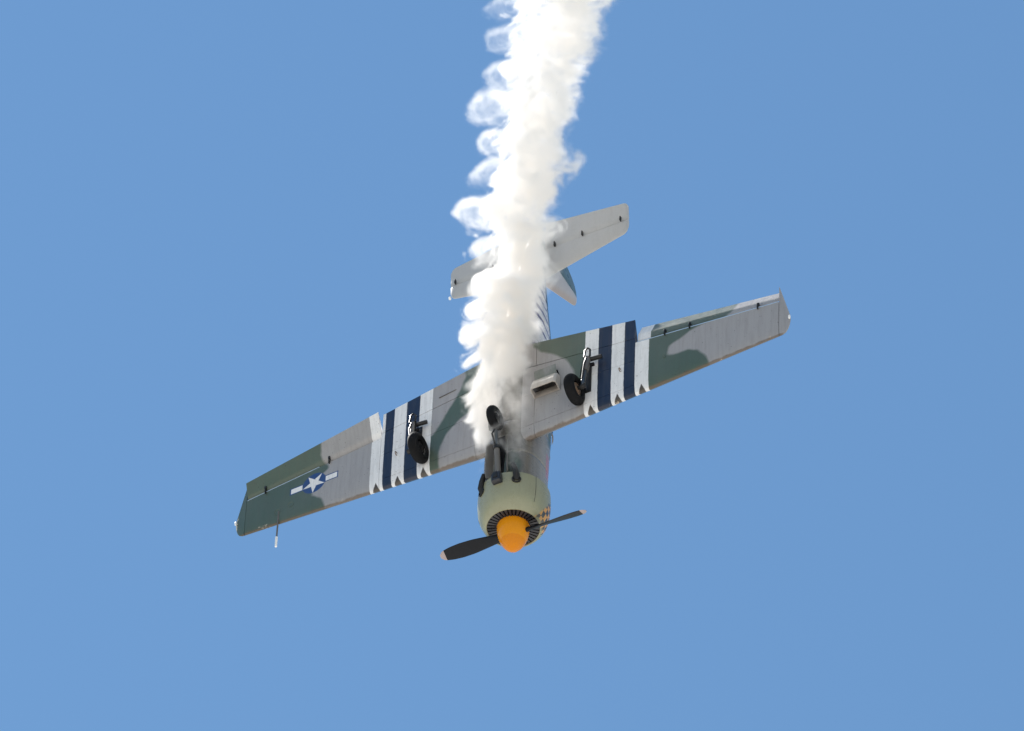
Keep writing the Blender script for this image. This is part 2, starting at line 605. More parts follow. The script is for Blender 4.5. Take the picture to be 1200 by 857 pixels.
# ------------------------------------------------------------------ fuselage
FX = [1.02, 1.25, 1.6, 2.0, 2.5, 3.0, 3.6, 4.2, 4.8, 5.4, 6.0, 6.6, 7.1, 7.45]
FW = [.455, .455, .45, .45, .455, .455, .44, .40, .345, .28, .215, .15, .09, .03]
FB = [-.47, -.475, -.465, -.45, -.43, -.425, -.41, -.33, -.23, -.12, -.01, .12, .24, .34]
FT = [.47, .49, .51, .53, .56, .58, .60, .60, .58, .55, .53, .51, .48, .42]


def fus_loop(x, grow=0.0, n=48):
    w = np.interp(x, FX, FW) + grow; zb = np.interp(x, FX, FB) - grow; zt = np.interp(x, FX, FT) + grow
    zc = .5 * (zb + zt); h = .5 * (zt - zb)
    out = []
    for k in range(n):
        t = 2 * math.pi * k / n
        c, s = math.cos(t), math.sin(t)
        e = 2 / 2.35
        out.append((x, w * math.copysign(abs(c) ** e, c), zc + h * math.copysign(abs(s) ** e, s)))
    return out


SEAMS = [1.62, 2.3, 3.0, 3.7, 4.25, 4.85, 5.5, 6.1, 6.7]
xs = sorted(set([round(a, 3) for a in np.linspace(1.02, 7.45, 60)] + [s + d for s in SEAMS for d in (-.006, 0, .006)]))
fus = MB().loft([fus_loop(x, -.006 if any(abs(x - s) < 1e-6 for s in SEAMS) else 0) for x in xs]).build('fuselage', M_fus, plane, 60)

# nose-gear bay: a plate coloured dark for the hollow's shade, with two long doors
MB().box((1.52, .0, -.452), (.86, .15, .05)).build('bay_shade', M_black, fus, bevel=.01)
for yy, yl, dz in ((-.115, -.20, 0), (.085, .17, 0)):
    mb = MB()
    loops = []
    for x, zo in ((1.12, -.53), (1.2, -.56), (1.75, -.55), (1.86, -.52)):
        loops.append([(x, yy, -.44), (x, yy + .012, -.44), (x, yl + .012, zo), (x, yl, zo)])
    mb.loft(loops).build('bay_door', M_greyp, fus)

# canopy: framed glass over two seats
m, b = new_mat('canopy_glass')
b.inputs['Base Color'].default_value = (.9, .95, 1, 1); b.inputs['Roughness'].default_value = .03
b.inputs['Transmission Weight'].default_value = 1.0; b.inputs['IOR'].default_value = 1.1
M_glass = m
cx = [2.05, 2.35, 2.8, 3.4, 4.0, 4.5, 4.95]
ch = [.53, .68, .80, .85, .82, .72, .58]
cw = [.24, .27, .28, .28, .27, .23, .17]


def can_loop(x, g=0.0):
    h = np.interp(x, cx, ch); w = np.interp(x, cx, cw)
    return [(x, (w + g) * math.cos(t), .46 + (h - .46 + g) * math.sin(t) ** .8) for t in np.linspace(0, math.pi, 19)]


can = MB().loft([can_loop(x) for x in np.linspace(2.05, 4.95, 30)], cap=False, closed=False).build('canopy', M_glass, plane, 60)
for x in (2.35, 2.85, 3.3, 3.75, 4.2, 4.65):
    L = [Vector(p) for p in can_loop(x, .004)]
    MB().tube(L, .014, 6).build('canopy_frame', M_greyp, can)
for s in (1, -1):
    MB().tube([(x, s * (np.interp(x, cx, cw) + .01), .485) for x in np.linspace(2.05, 4.95, 16)], .02, 6).build('canopy_rail', M_greyp, can)
MB().box((3.5, 0, .50), (2.4, .44, .05)).build('cockpit_floor', M_black, can)
for x in (3.1, 4.2):
    MB().box((x, 0, .60), (.12, .30, .28), Matrix.Rotation(R(-12), 3, 'Y')).build('seat_back', M_dark, can, bevel=.02)

# ------------------------------------------------------------------ cowling, louvres, spinner, propeller
prof = [(1.115, .505), (1.10, .535), (1.0, .541), (.85, .542), (.70, .530), (.60, .505), (.52, .468), (.465, .430), (.445, .405), (.448, .392), (.47, .388), (.56, .40)]
cowl = MB().lathe(prof, (0, 0, 0), (1, 0, 0), 72).build('cowling', M_cowl, plane, 50)
MB().lathe([(.60, .41), (.56, .41), (.56, .10), (.60, .10)], (0, 0, 0), (1, 0, 0), 48).build('engine_baffle', M_black, cowl)
nb = 36
lv = None
for k in range(nb):
    if lv is None:
        mb = MB()
        t = .5 * (2 * math.pi / nb)
        w0, w1 = .225 * math.tan(t) * .60, .385 * math.tan(t) * .66
        v = [(.462, -w0, .225), (.462, w0, .225), (.462, w1, .388), (.462, -w1, .388)]
        v += [(p[0] + .008, p[1], p[2]) for p in v]
        mb.add(v, [(0, 1, 2, 3), (7, 6, 5, 4), (0, 4, 5, 1), (1, 5, 6, 2), (2, 6, 7, 3), (3, 7, 4, 0)])
        lv = mb.build('louvre_blade', M_louvre, cowl); o = lv
    else:
        o = lv.copy(); COL.objects.link(o); o.parent = cowl
    o.rotation_euler = (2 * math.pi * k / nb, 0, 0)
# seam round the cowl and lengthwise split lines
for a in (R(200), R(335)):
    MB().tube([(x, np.interp(x, [.6, .7, .85, 1.0, 1.1], [.505, .53, .542, .541, .536]) * math.cos(a), np.interp(x, [.6, .7, .85, 1.0, 1.1], [.505, .53, .542, .541, .536]) * math.sin(a)) for x in np.linspace(.6, 1.1, 9)], .0035, 6).build('cowl_seam', M_dark, cowl)

# carburettor intake scoop under the cowl, exhaust stubs either side
mb = MB()
loops = []
for x, z0, hw in ((.885, -.60, .068), (.90, -.625, .075), (1.0, -.645, .075), (1.08, -.62, .06)):
    loops.append([(x, -hw + .02, -.52), (x, hw + .02, -.52), (x, hw + .02, z0 + .02), (x, hw, z0), (x, -hw + .04, z0), (x, -hw + .02, z0 + .02)])
mb.loft(loops).build('intake_scoop', M_louvre, cowl)
MB().box((.99, .025, -.645), (.10, .07, .012), Matrix.Rotation(R(4), 3, 'Y')).build('scoop_lid', M_dark, cowl, bevel=.003)
for s in (1, -1):
    yy = .285 if s > 0 else -.30
    zc = -math.sqrt(.54 ** 2 - yy ** 2)
    q = Vector((0, yy, zc)).normalized()
    a = Vector((.93, yy, zc)) - q * .02
    MB().tube([a, a + Vector((.08, 0, 0)) + q * .035, a + Vector((.20, -s * .03, 0)) + q * .055, a + Vector((.32, -s * .07, 0)) + q * .06], [.05, .052, .042, .038], 14).build('exhaust_stub', M_soot, cowl)
    MB().lathe([(-.012, .001), (-.012, .066), (.02, .072), (.03, .05)], a + Vector((.0, 0, 0)) + q * .018, q, 20).build('exhaust_shroud', M_soot, cowl)

spin_prof = [(0.0, .001), (.004, .030), (.02, .068), (.055, .112), (.11, .155), (.18, .192), (.27, .222), (.36, .238), (.44, .244), (.478, .245), (.482, .22), (.482, .001)]
spin = MB().lathe(spin_prof, (0, 0, 0), (1, 0, 0), 64).build('spinner', M_spin, plane, 50)
ph = math.atan2(.063, 1.154)
for k in range(2):
    loops, tipl = [], []
    a0 = ph + math.pi * k
    for r_ in np.linspace(.20, 1.185, 26):
        c = np.interp(r_, [.2, .32, .45, .65, .85, 1.0, 1.1, 1.16, 1.185], [.13, .15, .175, .215, .225, .205, .17, .12, .05])
        th = np.interp(r_, [.2, .35, .6, 1.185], [.085, .055, .028, .008])
        tw = R(np.interp(r_, [.2, .6, 1.185], [58, 36, 20]))  # chord turned out of the disc
        L = []
        for j in range(16):
            t = 2 * math.pi * j / 16
            u, w_ = .5 * c * math.cos(t), .5 * th * math.sin(t)
            dx = u * math.sin(tw) + w_ * math.cos(tw); dt = u * math.cos(tw) - w_ * math.sin(tw)
            y, z = r_ * math.cos(a0) - dt * math.sin(a0), r_ * math.sin(a0) + dt * math.cos(a0)
            L.append((.335 + dx, y, z))
        (tipl if r_ > 1.08 else loops).append(L)
    loops.append(tipl[0])
    bl = MB().loft(loops).build('propeller_blade', M_blade, plane, 60)
    MB().loft(tipl).build('blade_tip', M_tip, bl, 60)

# ------------------------------------------------------------------ main gear, folded against the wing
def wheel(parent, c, R0, w, rim):
    wl_ = MB()
    pr = []
    for t in np.linspace(-.5 * math.pi - .9, .5 * math.pi + .9, 19):
        pr.append((math.sin(t) * w * .5, R0 - .5 * w * .9 + math.cos(t) * .5 * w * .9))
    tyre = wl_.lathe(pr, c, (0, 1, 0), 40).build('wheel', M_black, parent, 50)
    ri = R0 - w * .98
    MB().lathe([(-w * .36, .001), (-w * .36, ri * .45), (-w * .30, ri * .75), (-w * .34, ri * .95), (-w * .30, ri * 1.1), (w * .30, ri * 1.1), (w * .34, ri * .95), (w * .28, ri * .75), (w * .38, ri * .45), (w * .38, .001)],
               c, (0, 1, 0), 28).build('rim', rim, tyre)
    return tyre


# (parts of the gear hang off one strut mesh each)
for side in (1, -1):
    ay = 1.27 if side > 0 else 1.375
    wc = Vector((2.30, side * ay, -.545))
    so = 1 if side > 0 else -1                       # the leg stands outboard of the wheel
    ly = wc.y + so * .135
    top = Vector((2.98, ly + so * .03, -.455))
    low = Vector((2.42, ly, -.535))
    strut = MB().tube([top, top.lerp(low, .55)], .05, 14).build('main_gear', M_greyp, plane)
    MB().tube([top.lerp(low, .5), low, (2.30, ly, -.545)], .034, 12).build('oleo', M_steel, strut)
    MB().tube([(2.30, ly - .02 * so, -.545), (2.30, ly + .045 * so, -.545)], .045, 12).build('axle_cap', M_dark, strut)
    MB().tube([(2.30, ly, -.545), tuple(wc)], .03, 10).build('axle', M_dark, strut)
    # scissor link under the leg, brake line, up-lock hook
    MB().tube([top + Vector((-.03, 0, -.05)), top + Vector((-.22, .0, -.11)), low + Vector((.03, 0, -.03))], .014, 8).build('scissor_link', M_dark, strut)
    MB().tube([top + Vector((.02, so * -.05, -.02)), top.lerp(low, .5) + Vector((0, so * -.06, -.02)), low + Vector((0, so * -.05, -.01))], .009, 6).build('brake_line', M_black, strut)
    # trunnion and yoke at the rear
    MB().tube([top + Vector((-.03, -.06, 0)), top + Vector((-.03, .22, .03))], .035, 12).build('trunnion', M_dark, strut)
    pts = [top + Vector((.0, -.04, -.04)), top + Vector((.16, -.03, -.03)), top + Vector((.19, .01, -.03)), top + Vector((.14, .05, -.03)), top + Vector((.0, .05, -.03))]
    MB().tube(pts, .016, 8).build('yoke', M_dark, strut)
    MB().tube([top + Vector((-.2, .06, -.03)), top + Vector((-.2, .12, -.02))], .03, 10).build('hydraulic_port', M_black, strut)
    MB().box((2.66, side * (ay + .12), surf(ay, .5)[1] - .003), (.62, .12, .012)).build('slot_shade', M_dark, strut, bevel=.004)  # plate coloured dark for the shade in the leg's slot
    wheel(strut, wc, .25, .165, M_brown if side > 0 else M_black)

# nose gear, folded back under the belly
piv = Vector((1.14, .0, -.50)); nc = Vector((2.18, 0, -.667))
ng = MB().tube([piv, piv.lerp(nc, .48)], .045, 14).build('nose_gear', M_greyp, plane)
MB().tube([piv.lerp(nc, .45), piv.lerp(nc, .80)], .030, 12).build('oleo', M_steel, ng)
MB().tube([piv.lerp(nc, .44), piv.lerp(nc, .5)], .056, 14).build('gland_collar', M_dark, ng)
MB().tube([piv.lerp(nc, .48) + Vector((0, 0, -.05)), piv.lerp(nc, .62) + Vector((0, 0, -.13)), piv.lerp(nc, .78) + Vector((0, 0, -.03))], .014, 8).build('scissor_link', M_dark, ng)
for s in (1, -1):
    MB().tube([piv.lerp(nc, .79) + Vector((0, s * .02, 0)), piv.lerp(nc, .83) + Vector((0, s * .09, 0)), nc + Vector((0, s * .09, 0))], [.03, .026, .024], 10).build('fork_arm', M_dark, ng)
MB().tube([piv + Vector((.02, .05, .02)), piv + Vector((.5, .07, .04))], .02, 8).build('retraction_jack', M_black, ng)
wheel(ng, nc, .20, .135, M_black)

# ------------------------------------------------------------------ oil cooler under the starboard wing root
def cooler():
    y0, y1 = .50, .93
    mb = MB()
    outer = lambda x, z: [(x, y0, -.38), (x, y1, -.38), (x, y1, z + .03), (x, y1 - .03, z), (x, y0 + .03, z), (x, y0, z + .03)]
    def inset(L, d): return [(p[0], p[1] + (d if p[1] < .7 else -d), p[2] + (d if p[2] < -.39 else 0)) for p in L]
    st = [(2.62, -.545), (2.67, -.548), (2.79, -.53), (2.90, -.48)]
    lo = [outer(x, z) for x, z in st]
    lo[0] = [(p[0] + (.045 if p[2] < -.45 else 0), p[1], p[2]) for p in lo[0]]
    li = [inset(L, .012) for L in lo]
    mb.loft(lo + li[::-1], cap=False)
    f0 = len(lo[0])
    n = f0; last = (len(lo) * 2 - 1) * n
    mb.f += [(i, (i + 1) % n, last + (i + 1) % n, last + i) for i in range(n)]
    oc = mb.build('oil_cooler', M_cream, plane, 40)
    MB().box((2.76, .715, -.45), (.05, .40, .12)).build('radiator_core', M_soot, oc)
    for i in range(7):
        MB().box((2.732, .56 + i * .052, -.45), (.01, .008, .118)).build('radiator_fin', M_dark, oc)
    MB().box((3.0, .715, -.455), (.20, .37, .012), Matrix.Rotation(R(14), 3, 'Y')).build('exit_flap', M_wing, oc, bevel=.003)
    MB().tube([(2.93, .915, -.40), (2.96, .92, -.47)], .012, 8).build('flap_rod', M_black, oc)
cooler()

# ------------------------------------------------------------------ tail
def sym(f): return .6 * (.2969 * math.sqrt(f) - .126 * f - .3516 * f * f + .2843 * f ** 3 - .1015 * f ** 4) / .6 * 5 * .10


def tail_piece(name, parent, side, y0, y1, part, mat):
    loops = []
    n = max(3, int((y1 - y0) / .03))
    for i in range(n + 1):
        a = y0 + (y1 - y0) * i / n
        xl = 6.278 + .247 * a; xt = 7.546 - .148 * a; xh = 6.93
        e = max(0.0, (a - 1.47) / .095)      # rounded tip
        k = math.sqrt(max(1 - e * e, .01))
        xl += .13 * (1 - k); xt -= .11 * (1 - k)
        c = xt - xl
        if part == 0: fs = np.concatenate([[0, .01, .03, .07, .13], np.linspace(.2, (xh - .012 - xl) / c, 6)])
        else: fs = np.linspace((xh + .012 - xl) / c, 1.0, 8)
        lo, up = [], []
        for j, f in enumerate(fs):
            h = sym(f) * c * (.25 + .75 * k) * .85 + .001
            if part == 1 and j == 0: h *= .55
            x = xl + c * f
            lo.append((x, side * a, .50 - h)); up.append((x, side * a, .50 + h))
        loops.append(lo + up[::-1])
    return MB().loft(loops).build(name, mat, parent, 45)


for side in (1, -1):
    hs = tail_piece('tailplane', plane, side, .05, 1.564, 0, M_tail)
    el = tail_piece('elevator', hs, side, .12, 1.564, 1, M_tail)
    rotate_about(el, (6.93, 0, .5), (6.93, side, .5), R(4 * side))
    for hy in (.30, .785, 1.45):
        MB().box((6.95, side * hy, .432), (.09, .018, .045)).build('hinge_arm', M_dark, hs, bevel=.003)
    if side < 0:
        MB().lathe([(-.03, .001), (-.02, .02), (.02, .02), (.03, .001)], (6.70, -1.575, .5), (1, 0, 0), 12).build('tip_cap', M_white, hs)
    else:
        MB().box((7.34, .42, .492), (.10, .34, .02)).build('trim_tab', M_tail, hs, bevel=.003)


def fin_loop(z, xa, xb, th, n=9):
    lo, up = [], []
    for f in np.linspace(0, 1, n):
        h = th * (math.sin(math.pi * min(f * .62 + .02, .64)) * .5) * (1 if xa < 7 else (1 - f * .9))
        x = xa + (xb - xa) * f
        lo.append((x, -h, z)); up.append((x, h, z))
    return lo + up[::-1]


fin = MB().loft([fin_loop(z, xa, xb, t) for z, xa, xb, t in ((.42, 6.12, 7.05, .13), (.62, 6.36, 7.055, .12), (1.0, 6.545, 7.06, .10), (1.4, 6.735, 7.065, .075), (1.6, 6.83, 7.07, .06), (1.67, 6.885, 7.07, .045), (1.70, 6.96, 7.07, .02))]).build('fin', M_fin, plane, 50)
rl = []
for z, xb, t in ((.36, 7.50, .10), (.6, 7.62, .10), (.9, 7.63, .09), (1.2, 7.62, .075), (1.4, 7.55, .06), (1.55, 7.45, .045), (1.65, 7.33, .03), (1.70, 7.2, .015)):
    rl.append([(7.082, -.4 * t, z), (7.10, -.5 * t, z), (7.10 + (xb - 7.10) * .5, -.28 * t, z), (xb, -.004, z), (xb, .004, z), (7.10 + (xb - 7.10) * .5, .28 * t, z), (7.10, .5 * t, z), (7.082, .4 * t, z)])
rud = MB().loft(rl).build('rudder', M_rud, fin, 50)
rotate_about(rud, (7.09, 0, .4), (7.09, 0, 1.7), R(-3))
MB().tube([(6.2, 0, .62), (6.0, 0, .72)], .01, 6).build('aerial_mast', M_dark, plane)

# ------------------------------------------------------------------ smoke trail
def lattice(n, seed):
    return np.random.default_rng(seed).standard_normal((n, n, n)).astype(np.float32)


def vnoise(px, py, pz, seed, n=32):
    """smooth lattice noise, period n"""
    L = lattice(n, seed)
    out = 0
    ix, iy, iz = np.floor(px).astype(np.int32), np.floor(py).astype(np.int32), np.floor(pz).astype(np.int32)
    fx, fy, fz = px - ix, py - iy, pz - iz
    fx = fx * fx * (3 - 2 * fx); fy = fy * fy * (3 - 2 * fy); fz = fz * fz * (3 - 2 * fz)
    x0, x1 = ix % n, (ix + 1) % n; y0, y1 = iy % n, (iy + 1) % n; z0, z1 = iz % n, (iz + 1) % n
    a = L[x0, y0, z0] * (1 - fx) + L[x1, y0, z0] * fx
    b = L[x0, y1, z0] * (1 - fx) + L[x1, y1, z0] * fx
    c = L[x0, y0, z1] * (1 - fx) + L[x1, y0, z1] * fx
    d = L[x0, y1, z1] * (1 - fx) + L[x1, y1, z1] * fx
    a = a * (1 - fy) + b * fy; c = c * (1 - fy) + d * fy
    return a * (1 - fz) + c * fz


def fbm(px, py, pz, f, octs, seed, gain=.5, lac=2.03):
    s, amp, tot = 0, 1.0, 0
    for o in range(octs):
        s = s + amp * vnoise(px * f + 3.1 * o, py * f + 7.7 * o, pz * f + 1.3 * o, seed + o)
        tot += amp * amp; amp *= gain; f *= lac
    return s / math.sqrt(tot)


LEAN = 1.0
E2 = np.array([0, .8713, .4907]); E3 = np.array([0, -.4907, .8713])   # across the trail; z runs from the belly towards the fin


def screen(x, a, w):
    """pixel (1200 wide) of trail coordinates: x aft, a across, w"""
    p = np.stack([x - 3.0, E2[1] * a + E3[1] * w, E2[2] * a + E3[2] * w], -1)
    q = p @ B.T + T
    return 600 + 7810.79 * q[..., 0] / q[..., 2], 428.5 + 7810.79 * q[..., 1] / q[..., 2]


V_ = np.array([-400, -200, -60, 0, 50, 100, 150, 200, 240, 260, 300, 320, 350, 375, 400, 420, 440, 470, 500, 520, 560])
VL = np.array([612, 608, 604, 601, 597, 592, 587, 582, 577, 576, 575, 571, 563, 557, 554, 552, 551, 550, 550, 552, 556])
VR = np.array([850, 790, 734, 714, 703, 690, 678, 667, 658, 655, 649, 646, 643, 638, 630, 625, 622, 620, 619, 616, 610])


def smoke_field():
    nx, na, nw = 600, 150, 84
    gx = np.linspace(.9, 15.9, nx, dtype=np.float32)
    ga = np.linspace(-1.42, 2.45, na, dtype=np.float32)
    gw = np.linspace(-2.35, -.12, nw, dtype=np.float32)
    # axis of the trail
    wc = np.interp(gx, [.9, 1.6, 2.2, 2.7, 3.3, 4.2, 7, 16], [-.50, -.49, -.50, -.66, -.85, -.96, -1.05, -1.25])
    ac = np.zeros(nx); hw = np.zeros(nx)
    for i in range(nx):
        a = 0.0
        for _ in range(4):
            u, v = screen(np.array(gx[i]), np.array(a), np.array(wc[i]))
            uc = .5 * (np.interp(v, V_, VL) + np.interp(v, V_, VR))
            a += (uc - u) / 78.0
        ac[i] = a
        hw[i] = .5 * (np.interp(v, V_, VR) - np.interp(v, V_, VL)) / 78.0 * (1 + .0072 * (gx[i] - 3))
    ac = ac.astype(np.float32); hw = hw.astype(np.float32); wc = wc.astype(np.float32)
    Xg, Ag, Wg = np.meshgrid(gx, ga, gw, indexing='ij')
    Aq, Wq = Ag - ac[:, None, None], (Wg - wc[:, None, None]) / .92
    rho = np.sqrt(Aq ** 2 + Wq ** 2); th = np.arctan2(Wq, Aq)
    r0 = hw[:, None, None] * np.ones_like(rho)
    left = np.clip(-np.cos(th) * 1.15, 0, 1) ** .9
    right = np.clip(np.cos(th), 0, 1) ** 1.6
    # roll-ups along the edge: every vortex turns the trail's edge about its own core
    tw = fbm(Xg * .5, np.cos(th) * .8, np.sin(th) * .8, 1.2, 2, 20)
    # the rolls lean forward towards the belly side, as the slipstream shears them
    x2, rr = Xg - LEAN * (Wg - wc[:, None, None]) + .16 * tw * (1 - left), rho.copy()
    r0 = r0 * (1 + .10 * fbm(Xg * .6, np.cos(th), np.sin(th), 1.0, 2, 30))
    def swirl(xk, dr, Rv, am, wt, sgn, asp=.70, pw=2.2):
        nonlocal x2, rr
        i0, i1 = np.searchsorted(gx, [xk - 2.5 * Rv / asp - LEAN * 1.2, xk + 2.5 * Rv / asp + LEAN * 1.2])
        if i1 <= i0: return
        s = slice(i0, i1)
        rk = float(np.interp(xk, gx, hw)) + dr
        yv = (x2[s] - xk) * asp; xv = -(rr[s] - rk) * sgn
        q = np.sqrt(xv ** 2 + yv ** 2) / Rv
        al = am * wt[s] * np.exp(-q ** pw)
        c, n_ = np.cos(al), np.sin(al)
        xn = c * xv + n_ * yv; yn = -n_ * xv + c * yv
        x2[s] = xk + yn / asp; rr[s] = rk - xn * sgn
    def x_of_v(v):
        xs_ = np.linspace(.9, 15.9, 400)
        u, vv = screen(xs_, np.interp(xs_, gx, ac), np.interp(xs_, gx, wc))
        return float(np.interp(-v, -vv, xs_))
    g = np.random.default_rng(5)
    for v, Rp, am, dr in ((-62, 18, 2.6, .0), (-22, 18, 2.4, .0), (12, 18, 2.0, .0), (48, 18, 2.5, .0), (92, 18, 2.4, .0), (131, 19, 2.4, .02), (171, 18, 2.2, .0), (212, 18, 2.4, .0), (256, 19, 2.5, .02), (301, 18, 2.3, .0), (338, 17, 2.4, .0), (366, 15, 2.4, .0), (398, 15, 2.4, .0), (424, 15, 2.6, .02), (452, 12, 2.4, .02), (482, 11, 2.2, .0)):
        swirl(x_of_v(v), dr, Rp / 78.0 * 1.1, am * (.5 if v < 350 else 1), left, 1)
    for k in range(22):
        v = -120 + k * 25 + g.uniform(-9, 9)
        swirl(x_of_v(v), g.uniform(-.12, .02), g.uniform(11, 22) / 78, g.uniform(.5, 1.25), right, g.choice([-1, 1]))
    for k in range(34):
        v = -120 + k * 17 + g.uniform(-8, 8)
        swirl(x_of_v(v), g.uniform(-.18, .05), g.uniform(5, 10) / 78, g.uniform(1.5, 3.5), left, g.choice([-1, 1, 1]))
    ca, sa = np.cos(th), np.sin(th)
    nA = rr * ca; nW = rr * sa
    big = fbm(x2 * .8, nA, nW, 1.5, 2, 40)
    bil = np.abs(fbm(x2 * .8, nA, nW, 2.6, 3, 60, .55)) - .55
    fine = fbm(x2 * .85, nA, nW, 5.5, 4, 80, .6)
    amp = np.interp(gx, [.9, 2, 4, 8, 16], [.10, .13, .16, .22, .30]).astype(np.float32)[:, None, None]
    d = (r0 - rr) + amp * (1 - .25 * left * np.clip((gx[:, None, None] - 3.5) / 2, 0, 1)) * (.62 * big - .70 * bil + .45 * fine)
    d = np.maximum(d, r0 - .06 - rho + amp * (.5 * fine - .6 * bil))
    d = d - .12 * right * (fine * .8 + .2)
    soft = np.interp(gx, [.9, 3, 8, 16], [.12, .13, .16, .20]).astype(np.float32)[:, None, None] * (1 + 1.2 * right - .35 * left)
    # hooked coils standing off the port edge, one for each roll-up: a ribbon wound round a hollow core
    curl = np.zeros_like(d)
    xl = Xg - LEAN * (Wg - wc[:, None, None])
    face = np.clip((-np.cos(th) - .15) / .5, 0, 1)
    for v, uc, Rp, turn, kd in ((-60, 592, 19, 1.9, .8), (-20, 590, 18, 1.8, .8), (14, 583, 15, 1.5, .45), (50, 583, 18, 2.0, .55), (93, 579, 17, 2.0, .75), (130, 566, 21, 2.0, 1.0), (171, 573, 17, 1.9, .85), (207, 567, 17, 1.45, .8), (255, 555, 19, 2.1, 1.0), (298, 563, 17, 1.75, 1.0), (338, 568, 15, 1.6, .9), (372, 563, 11, 1.6, .7), (404, 556, 10, 1.6, .8)):
        xk = x_of_v(v); Rk = Rp / 78.0
        i0, i1 = np.searchsorted(gx, [xk - 2 * Rk - LEAN * 1.3, xk + 2 * Rk + LEAN * 1.3])
        s = slice(i0, i1)
        u0, _ = screen(xk, np.interp(xk, gx, ac), np.interp(xk, gx, wc))
        rk = (u0 - uc) / 78.0
        wob = .20 * big[s] + .16 * fine[s]
        px_ = -(rho[s] - rk) / Rk + .25 * big[s] + .20 * fine[s]; py_ = (xl[s] - xk) * .70 / Rk + .25 * bil[s] + .20 * fine[s]
        rq = np.sqrt(px_ ** 2 + py_ ** 2); ph_ = np.arctan2(py_, px_) / math.pi   # -1..1, half turns, anticlockwise from the trail's side
        best = np.zeros_like(rq)
        for off in (0, 2):
            f_ = ph_ + off
            rs = 1.0 - .30 * np.clip(f_, 0, 3) ** 1.2 * .62
            tk = np.interp(f_, [0, .5, 1.2, 2.4], [.40, .30, .24, .16])
            rib = np.clip((tk - np.abs(rq - rs)) / .22, 0, 1) * np.clip((f_ + .15) / .3, 0, 1) * np.clip((turn - f_) / .5, 0, 1) * np.interp(f_, [0, 1, 2, 2.5], [1, .9, .55, .3])
            best = np.maximum(best, rib)
        best = np.maximum(best, .12 * np.clip((1 - rq) / .3, 0, 1))
        curl[s] = np.maximum(curl[s], kd * best * face[s] * np.clip(.75 + .55 * fine[s], .12, 1.5))
    dens = np.clip(d / soft, 0, 1.0)
    dens = dens * dens * (3 - 2 * dens)
    hole = fbm(x2 * .9, nA, nW, 3.6, 5, 120, .72)
    mott = fbm(x2, nA, nW, 9.0, 2, 140, .6)
    dens = dens * np.clip((.55 + .90 * hole + .75 * mott), .0, 3.6)
    core = np.clip((r0 * .72 - rho) / .12, 0, 1) * np.interp(gx, [2.4, 3.0, 7.2, 8.5], [0, 1, 1, 0]).astype(np.float32)[:, None, None]
    dens = np.maximum(dens, core * np.clip(.62 + .55 * hole + .5 * mott, .30, 2.2))
    dens = np.maximum(dens, .27 * curl)
    # near the engine the trail is two streams, a dense one to port and a thin one to starboard
    u, v = screen(Xg, Ag, Wg)
    two = np.clip((v - 425) / 35, 0, 1)
    pu = np.interp(v, [400, 440, 470, 500, 530, 570], [582, 566, 561, 564, 566, 563]) + 5 * big
    pw = np.interp(v, [400, 440, 470, 500, 512, 520, 527, 545, 570], [30, 16, 17, 16, 14, 10, 5, 3.5, 2])
    port = np.clip((pw + 4 * fine + 4 * bil - np.abs(u - pu)) / 7, 0, 1) * np.clip((528 + 5 * big - v) / 12, 0.04, 1) * np.clip((572 - v) / 14, 0, 1)
    su = np.interp(v, [400, 440, 480, 520, 550], [606, 599, 601, 601, 607]) + 5 * big
    sw = np.interp(v, [400, 440, 480, 520, 550], [30, 24, 21, 17, 6])
    star = np.clip((sw + 5 * fine + 4 * bil - np.abs(u - su)) / 12, 0, 1) * np.interp(v, [400, 440, 460, 490, 520, 548, 556], [1, .55, .34, .30, .16, .05, 0]) * np.clip(.7 + .7 * hole, .1, 2)
    env = np.clip((.14 + .03 * fine - np.abs(Wg - wc[:, None, None])) / .10, 0, 1)
    env2 = np.clip((.15 + .03 * fine - np.abs(Wg - wc[:, None, None] + .13)) / .10, 0, 1)
    dens = dens * (1 - two) + two * np.maximum(env * port * 1.7, env2 * star * 1.5)
    wispy = np.interp(gx, [.9, 2.5, 3.5, 6.5, 8, 10, 16], [1.0, 1.2, 1.5, 1.4, .9, .7, .55]).astype(np.float32)[:, None, None]
    dens = dens * wispy
    dens[:3] = 0; dens[-16:] *= np.linspace(1, 0, 16)[:, None, None]
    for ax in (1, 2):
        sl = [slice(None)] * 3
        for e in (0, 1, -1, -2): sl[ax] = e; dens[tuple(sl)] = 0
    return gx, ga, gw, dens.astype(np.float32)


